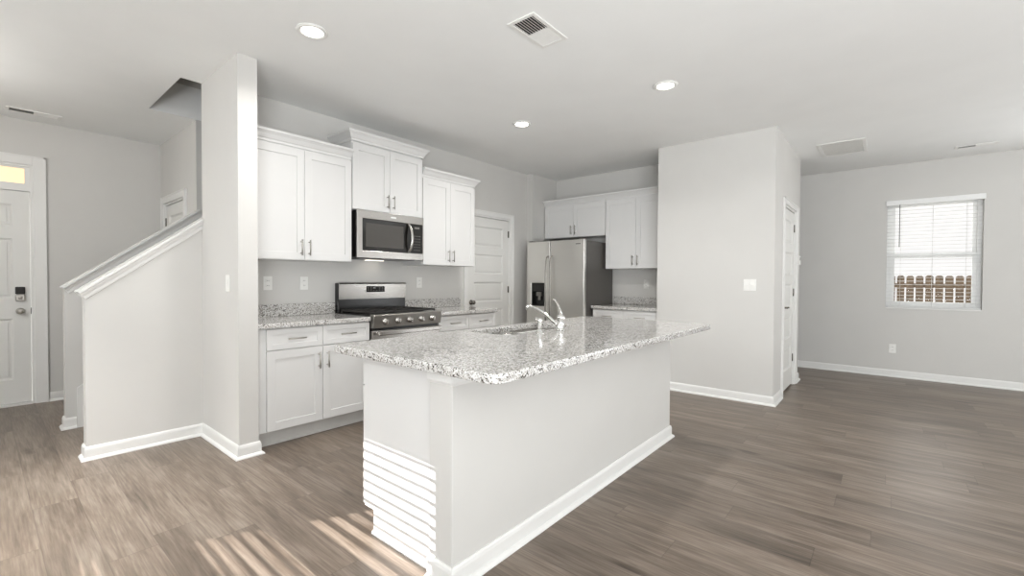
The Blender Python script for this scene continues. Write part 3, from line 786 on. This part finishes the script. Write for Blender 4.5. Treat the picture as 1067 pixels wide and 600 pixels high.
# spout leaves the body low, climbs in an arc and ends over the bowl
def bez(P, n):
    P = [Vector(p) for p in P]; out = []
    for i in range(n + 1):
        t = i / n; u = 1 - t
        out.append(P[0] * u ** 3 + P[1] * 3 * u * u * t + P[2] * 3 * u * t * t + P[3] * t ** 3)
    return out
sp = bez([(-.004, .018, .030), (-.03, .105, .105), (-.048, .165, .155), (-.062, .232, .150)], 16)
MB().tube(sp, [.013 - .004 * i / 16 for i in range(17)], 14).tube([sp[-1] + Vector((0.002, -.006, .004)), sp[-1] + Vector((0, .002, -.02))], .0095, 12).build('spout', 'chrome', fa)
lv = bez([(0, 0, .098), (-.02, -.004, .135), (-.035, -.008, .175), (-.095, -.012, .205)], 12)
MB().tube(lv, [.014, .0135, .012, .0105, .0095, .0085, .0078, .0072, .0066, .006, .0056, .0054, .006], 12).build('lever_handle', 'chrome', fa)
MB().tube([(.018, .0, .070), (.040, .0, .070), (.044, 0, .078), (.044, 0, .088)], .005, 10).build('side_pin', 'chrome', fa)
ss = thing('side_sprayer', 'short chrome side sprayer standing left of the faucet', 'sprayer', (2.19, 1.615, CT1))
MB().lathe([(0, 0), (.027, 0), (.027, .005), (.020, .010), (.016, .024), (.015, .026)], (0, 0, .0005), (0, 0, 1), 20).build('holder', 'chrome', ss)
MB().lathe([(.012, .02), (.0125, .05), (.016, .070), (.018, .082), (.014, .094), (0, .096)], (0, 0, 0), (0, 0, 1), 20).tube([(0, .006, .082), (0, .030, .090)], [.013, .011], 12).build('spray_head', 'chrome', ss)

# ------------------------------------------------------------------ gas range
RW = .760
rg = thing('gas_range', 'stainless steel gas range with five front knobs', 'range', (2.1945, 3.402, 0))
rd = SY - 3.402 - .004
MB().box(0, RW, .045, rd, .09, .905, .003).build('body', 'black', rg)
MB().box(.02, RW - .02, .08, rd, .0, .089).build('toe_kick', 'black', rg)
MB().box(.002, RW - .002, .006, .044, .095, .255, .004).build('storage_drawer', 'steel_h', rg)
od = MB().slab(.002, RW - .002, .004, .044, .262, .788, [(.12, RW - .12, .40, .66)], 'xz').build('oven_door', 'steel_h', rg); weighted(od)
MB().box(.121, RW - .121, .012, .040, .401, .659).build('oven_window', 'bglass', od)
mb = MB().box(.030, RW - .030, -.058, -.034, .750, .790, .007)
for x in (.05, RW - .075): mb.box(x, x + .025, -.036, .004, .754, .785, .003)
mb.build('handle', 'steel_h', od)
cp = MB().prism([(-.004, .812), (-.018, .925), (-.010, .932), (.045, .932), (.045, .812)], 'x', .0, RW).build('control_panel', 'steel_dark', rg); weighted(cp)
for k in range(5):
    x = .118 + k * (RW - .236) / 4
    MB().lathe([(0, 0), (.029, 0), (.029, .005), (.024, .008), (.022, .030), (.019, .034), (0, .035)], (x, -.0105, .869), (0, -1, -.12), 24).box(x - .005, x + .005, -.052, -.040, .848, .890, .002).build('knob', 'steel_h', cp)
MB().box(.003, RW - .003, .046, rd - .075, .9055, .922, .004).build('cooktop', 'black', rg)
for k in range(3):
    x0, x1 = .012 + k * .2455, .012 + (k + 1) * .2455 - .006; mb = MB(); zg = .9225
    y0, y1 = .062, rd - .09; t = .011
    mb.box(x0, x0 + t, y0, y1, zg + .014, zg + .030, .003).box(x1 - t, x1, y0, y1, zg + .014, zg + .030, .003)
    for i in range(5):
        yy = y0 + (y1 - y0 - t) * i / 4
        mb.box(x0 + t, x1 - t, yy, yy + t, zg + .014, zg + .030, .003)
    mb.box((x0 + x1) / 2 - t / 2, (x0 + x1) / 2 + t / 2, y0 + t, y1 - t, zg + .016, zg + .033, .003)
    for xx in (x0, x1 - t):
        for yy in (y0, y1 - t): mb.box(xx, xx + t, yy, yy + t, zg, zg + .015)
    mb.build('grate', 'iron', rg)
for (x, y, r) in ((.13, .17, .045), (.13, .41, .036), (.38, .29, .05), (.63, .17, .045), (.63, .41, .036)):
    MB().lathe([(0, 0), (r, 0), (r, .007), (r * .8, .008), (r * .8, .013), (0, .013)], (x, y, .9222), (0, 0, 1), 20).build('burner', 'black', rg)
MB().box(0, RW, rd - .07, rd, .906, 1.200, .003).build('backguard', 'black', rg)
bgp = MB().prism([(rd - .076, 1.046), (rd - .085, 1.190), (rd - .078, 1.204), (rd - .02, 1.204), (rd - .02, 1.2015), (rd - .0705, 1.2015), (rd - .0705, 1.046)], 'x', .0, RW).build('backguard_panel', 'steel_h', rg)
mb = MB().prism([(rd - .0815, 1.110), (rd - .0853, 1.170), (rd - .0815, 1.170), (rd - .0775, 1.110)], 'x', .285, .495); mb.build('display', 'display', bgp)
mb = MB()
for i in range(6):
    x = .298 + i * .033
    for j, z in enumerate((1.125, 1.142, 1.158)):
        if i in (2, 3) and j > 0: continue
        yy = rd - .0825 - (z - 1.110) / .06 * .0038 + .0010
        mb.box(x, x + .012, yy - .0009, yy + .0006, z - .0015, z + .0015)
mb.box(.362, .372, rd - .0856, rd - .083, 1.146, 1.160).box(.378, .388, rd - .0856, rd - .083, 1.146, 1.160)
mb.build('button_marks', 'mark', bgp)

# ------------------------------------------------------------------ microwave
mw = thing('microwave', 'stainless steel over-the-range microwave mounted above the gas range', 'microwave', (2.196, 3.655, 1.432))
MW, MH = .752, .435; md = SY - 3.655 - .004
MB().box(.004, MW - .004, .022, md, .006, MH - .003, .003).build('body', 'black', mw)
mb = MB().slab(0, MW, 0, .022, 0, MH, [(.055, MW - .012, .068, MH - .075)], 'xz'); fr = mb.build('front_frame', 'steel_h', mw); weighted(fr, .004)
dg_ = MB().box(.056, MW - .013, .005, .020, .069, MH - .076, .002).build('door_glass', 'bglass', mw)
MB().box(.090, .505, .0035, .0052, .105, MH - .112).build('window', 'mwglass', dg_)
hp = bez([(.560, .006, .075), (.575, -.065, .12), (.575, -.065, MH - .125), (.560, .006, MH - .08)], 14)
mb = MB()
for i in range(14):
    pass
mb.tube(hp, [.010] + [.0145] * 13 + [.010], 12); mb.build('handle', 'steel_h', dg_)
mb = MB()
for j in range(6):
    for i in range(3): mb.box(.632 + i * .030, .648 + i * .030, .0042, .0052, .10 + j * .028, .104 + j * .028)
mb.box(.640, .700, .0042, .0052, .315, .333); mb.build('control_marks', 'greyp', dg_)
MB().box(.355, .415, -.0012, .0008, MH - .045, MH - .030, .0004).build('badge', 'chrome', mw)
MB().box(.08, MW - .08, .05, md - .05, -.004, .006).build('grease_filter', 'black', mw)
MB().box(.28, .48, md - .09, md - .055, -.0062, -.0045, .0006).build('cooktop_lamp', 'lamp', mw)

# ------------------------------------------------------------------ refrigerator (front faces -X; local x -> -Y)
rf = thing('refrigerator', 'stainless side-by-side refrigerator with black ice and water dispenser', 'refrigerator', (4.955, 3.885, 0), -PI / 2)
RFW, RFH = .925, 1.765; rfd = FRX - 4.955 - .03
MB().box(.006, RFW - .006, .075, rfd, .03, RFH - .012, .004).build('cabinet', 'fside', rf)
MB().box(.01, RFW - .01, .03, .20, .012, .085).build('kick_grille', 'rubber', rf)
MB().box(.008, RFW - .008, .06, .074, .1, RFH - .02).build('gasket', 'rubber', rf)
SPL = .395
def fdoor(x0, x1, holes):
    mb = MB().slab(x0, x1, 0, .058, .092, RFH, holes, 'xz'); o = mb.build('door', 'steel', rf); weighted(o, .008, 3); return o
fl = fdoor(.003, SPL - .005, [(.085, .300, .885, 1.200)])
fr_ = fdoor(SPL + .005, RFW - .003, [])
# dispenser
mb = MB().slab(.0852, .2998, .002, .012, .8852, 1.1998, [(.105, .280, .905, 1.085)], 'xz')
mb.box(.0852, .2998, .05, .056, .8852, 1.1998).box(.0855, .1045, .0125, .0495, .886, 1.199).box(.2805, .2995, .0125, .0495, .886, 1.199).box(.105, .280, .0125, .0495, 1.0855, 1.199).box(.105, .280, .0125, .0495, .886, .9045)
dp = mb.build('dispenser', 'black', fl)
MB().box(.15, .235, .018, .048, 1.02, 1.075, .006).box(.185, .225, .012, .040, .965, 1.02, .006).build('paddle', 'greyp', dp)
MB().box(.12, .265, .0006, .0018, 1.105, 1.175, .0003).build('control_strip', 'display', dp)
def fhandle(x, par):
    z0, z1 = .50, 1.56
    pts = [(x, .0, z0), (x, -.030, z0 + .015), (x, -.046, z0 + .07)] + [(x, -.050 - .004 * math.sin(PI * i / 6), z0 + .07 + (z1 - z0 - .14) * i / 6) for i in range(1, 6)] + [(x, -.046, z1 - .07), (x, -.030, z1 - .015), (x, 0, z1)]
    return MB().tube(pts, .0105, 12).build('handle', 'steel_dark', par)
fhandle(SPL - .034, fl); fhandle(SPL + .034, fr_)
MB().box(RFW - .13, RFW - .06, -.0008, .0005, RFH - .062, RFH - .050).build('badge', 'greyp', fr_)
for x in (.02, RFW - .08): MB().box(x, x + .06, .02, .10, RFH + .0005, RFH + .014, .003).build('hinge_cover', 'fside', rf)

# ------------------------------------------------------------------ electrical plates
def plate(label, cat, loc, rz, kind='outlet', wide=False):
    r = thing('electrical_outlet' if kind == 'outlet' else 'light_switch', label, cat, loc, rz)
    w, h = (.117 if wide else .072), .117
    p = MB().box(-w / 2, w / 2, -.006, -.0005, -h / 2, h / 2, .002).build('cover_plate', 'plastic', r)
    if kind == 'outlet':
        for s_ in (-1, 1):
            q = MB().box(-.017, .017, -.0085, -.0061, s_ * .021 - .014, s_ * .021 + .014, .003).build('receptacle', 'plastic', r)
            MB().box(-.008, -.0055, -.0090, -.0084, s_ * .021 - .004, s_ * .021 + .006).box(.0055, .008, -.0090, -.0084, s_ * .021 - .004, s_ * .021 + .005).build('slots', 'hole', q)
    else:
        for cx in ((-.023, .023) if wide else (0,)):
            MB().prism([(-.0061, -.033), (-.0061, .033), (-.0075, .033), (-.0110, .0), (-.0075, -.033)], 'x', cx - .0165, cx + .0165).build('rocker', 'plastic', r)
    return r
plate('white outlet above the left counter, nearest the wall end', 'outlet', (1.59, SY, 1.20), 0)
plate('white outlet on the wall just left of the range', 'outlet', (1.90, SY, 1.20), 0)
plate('white outlet on the wall right of the range', 'outlet', (3.20, SY, 1.205), 0)
plate('white outlet above the corner counter right of the refrigerator', 'outlet', (FRX, 2.485, 1.195), -PI / 2)
plate('white outlet low on the wall under the window', 'outlet', (WX, -.05, .37), -PI / 2)
plate('wide white double light switch on the pantry wall', 'light switch', (PX, 1.085, 1.2), -PI / 2, 'switch', True)
plate('single white light switch on the wall end beside the stair half wall', 'light switch', (CXL, 3.585, 1.205), -PI / 2, 'switch')
th_ = thing('thermostat', 'small white thermostat right of the pantry door', 'thermostat', (6.56, PY, 1.50))
MB().box(-.042, .042, -.022, -.0005, -.055, .055, .005).build('housing', 'plastic', th_)
MB().box(-.028, .028, -.0230, -.0222, .0, .036).build('screen', 'greyp', th_)

# ------------------------------------------------------------------ ceiling fittings
def downlight(label, x, y, watts=13, spread=150):
    r = thing('ceiling_light', label, 'ceiling light', (x, y, HC), 0, 'round recessed ceiling lights')
    MB().lathe([(.062, -.0035), (.068, -.010), (.080, -.010), (.090, -.006), (.093, -.0005), (.062, -.0005)], (0, 0, 0), (0, 0, 1), 36).build('trim_ring', 'plastic', r)
    MB().lathe([(0, -.0045), (.063, -.0045), (.063, -.001), (0, -.001)], (0, 0, 0), (0, 0, 1), 36).build('lens', 'lens', r)
    l = bpy.data.lights.new('downlight_lamp', 'AREA'); l.shape = 'DISK'; l.size = .12; l.energy = watts; l.color = (1, .985, .965); l.spread = math.radians(spread)
    lo = bpy.data.objects.new('downlight_lamp', l); COL.objects.link(lo); lo.location = (x, y, HC - .014)
    return r
downlight('round recessed ceiling light nearest the wall end, above the left cabinets', 1.345, 2.745)
downlight('round recessed ceiling light right of the square ceiling vent, over the island', 3.476, 1.36)
downlight('small-looking round recessed ceiling light farthest back, before the refrigerator corner', 3.441, 2.769)

gl = thing('fill_globe_lamp', 'added unseen globe lamp giving fill light in the foyer', 'ceiling lamp', (-.6, 4.9, HC))  # unseen lamp added to brighten the foyer walls and ceiling
MB().lathe([(0, -.030), (.05, -.030), (.065, -.018), (.068, -.0005), (0, -.0005)], (0, 0, 0), (0, 0, 1), 28).tube([(0, 0, -.03), (0, 0, -.16)], .012, 12).build('canopy', 'nickel', gl)
MB().lathe([(0, -.40), (.05, -.392), (.095, -.36), (.12, -.30), (.12, -.26), (.095, -.20), (.05, -.165), (0, -.16)], (0, 0, 0), (0, 0, 1), 28).build('globe', 'globe', gl)
_l = bpy.data.lights.new('fill_globe_bulb', 'POINT'); _l.energy = 24; _l.shadow_soft_size = .05; _l.color = (1, .985, .965)
_lo = bpy.data.objects.new('fill_globe_bulb', _l); COL.objects.link(_lo); _lo.location = (-.6, 4.9, HC - .46)
downlight('added unseen recessed light near the side window, brightening the floor', -.45, 3.1, 26, 75)  # unseen downlight added to brighten the floor on the left

def register(label, x, y, L, Wd, rz, two_way=True, dark=True):
    r = thing('ceiling_vent', label, 'vent', (x, y, HC), rz)
    f = .024; hl, hw = L / 2, Wd / 2
    mb = MB().slab(-hl, hl, -hw, hw, -.008, -.0005, [(-hl + f, hl - f, -hw + f, hw - f)], 'xy')
    o = mb.build('frame', 'plastic', r); weighted(o, .002)
    MB().box(-hl + f, hl - f, -hw + f, hw - f, -.0022, -.0006).build('duct_shade_panel', 'hole', r)  # flat dark panel painted in place of the duct's shade
    mb = MB(); n = int((Wd - 2 * f) / .017)
    for k in range(n):
        y0 = -hw + f + (k + .5) * (Wd - 2 * f) / n
        for sgn, (a, b) in ((1, (-hl + f, -.004)), (-1, (.004, hl - f))):
            if not two_way: sgn = 1
            mb.prism([(y0 - sgn * .006, -.0085), (y0 - sgn * .006 + .0012, -.0085), (y0 + sgn * .006 + .0012, -.0023), (y0 + sgn * .006, -.0023)], 'x', a, b)
    mb.box(-.004, .004, -hw + f, hw - f, -.0085, -.0023)
    mb.build('louvres', 'plastic', r); return r
register('white louvred ceiling vent over the front of the island, beside the nearest light', 2.228, 1.668, .36, .195, 0)
register('narrow white ceiling vent above the front door', .36, 6.09, .36, .14, 0)
register('narrow white ceiling vent near the window wall', 7.15, -.72, .34, .11, PI / 2)
# return air grille
r = thing('return_air_grille', 'large flat white return-air grille on the ceiling beyond the pantry', 'vent', (6.36, .425, HC), 0)
o = MB().slab(-.32, .32, -.215, .215, -.010, -.0005, [(-.285, .285, -.18, .18)], 'xy').build('frame', 'plastic', r); weighted(o, .003)
mb = MB()
for k in range(24):
    y0 = -.178 + k * .0152
    mb.prism([(y0, -.009), (y0 + .0015, -.009), (y0 + .0175, -.002), (y0 + .016, -.002)], 'x', -.285, .285)
mb.build('louvres', 'plastic', r)
MB().box(-.285, .285, -.18, .18, -.0060, -.0006).build('filter_panel', 'plastic', r)

# ------------------------------------------------------------------ blind of the unseen left window: it stripes the sun on island and floor
def side_tilt(f):
    z = WIN2[3] - f * (WIN2[3] - WIN2[2])
    if z > 1.60: return .84 + (2.2 - z) * .04
    if z > 1.34: return .77
    if 1.10 < z < 1.14: return .80
    return 1.36
blind('white slat blind in the side window behind the photographer', (LX, WIN2[0], WIN2[2]), PI / 2, WIN2[1] - WIN2[0], WIN2[3] - WIN2[2], .045, side_tilt, lambda z: .0495 if z + WIN2[2] > 1.58 else .0395, wand=False)
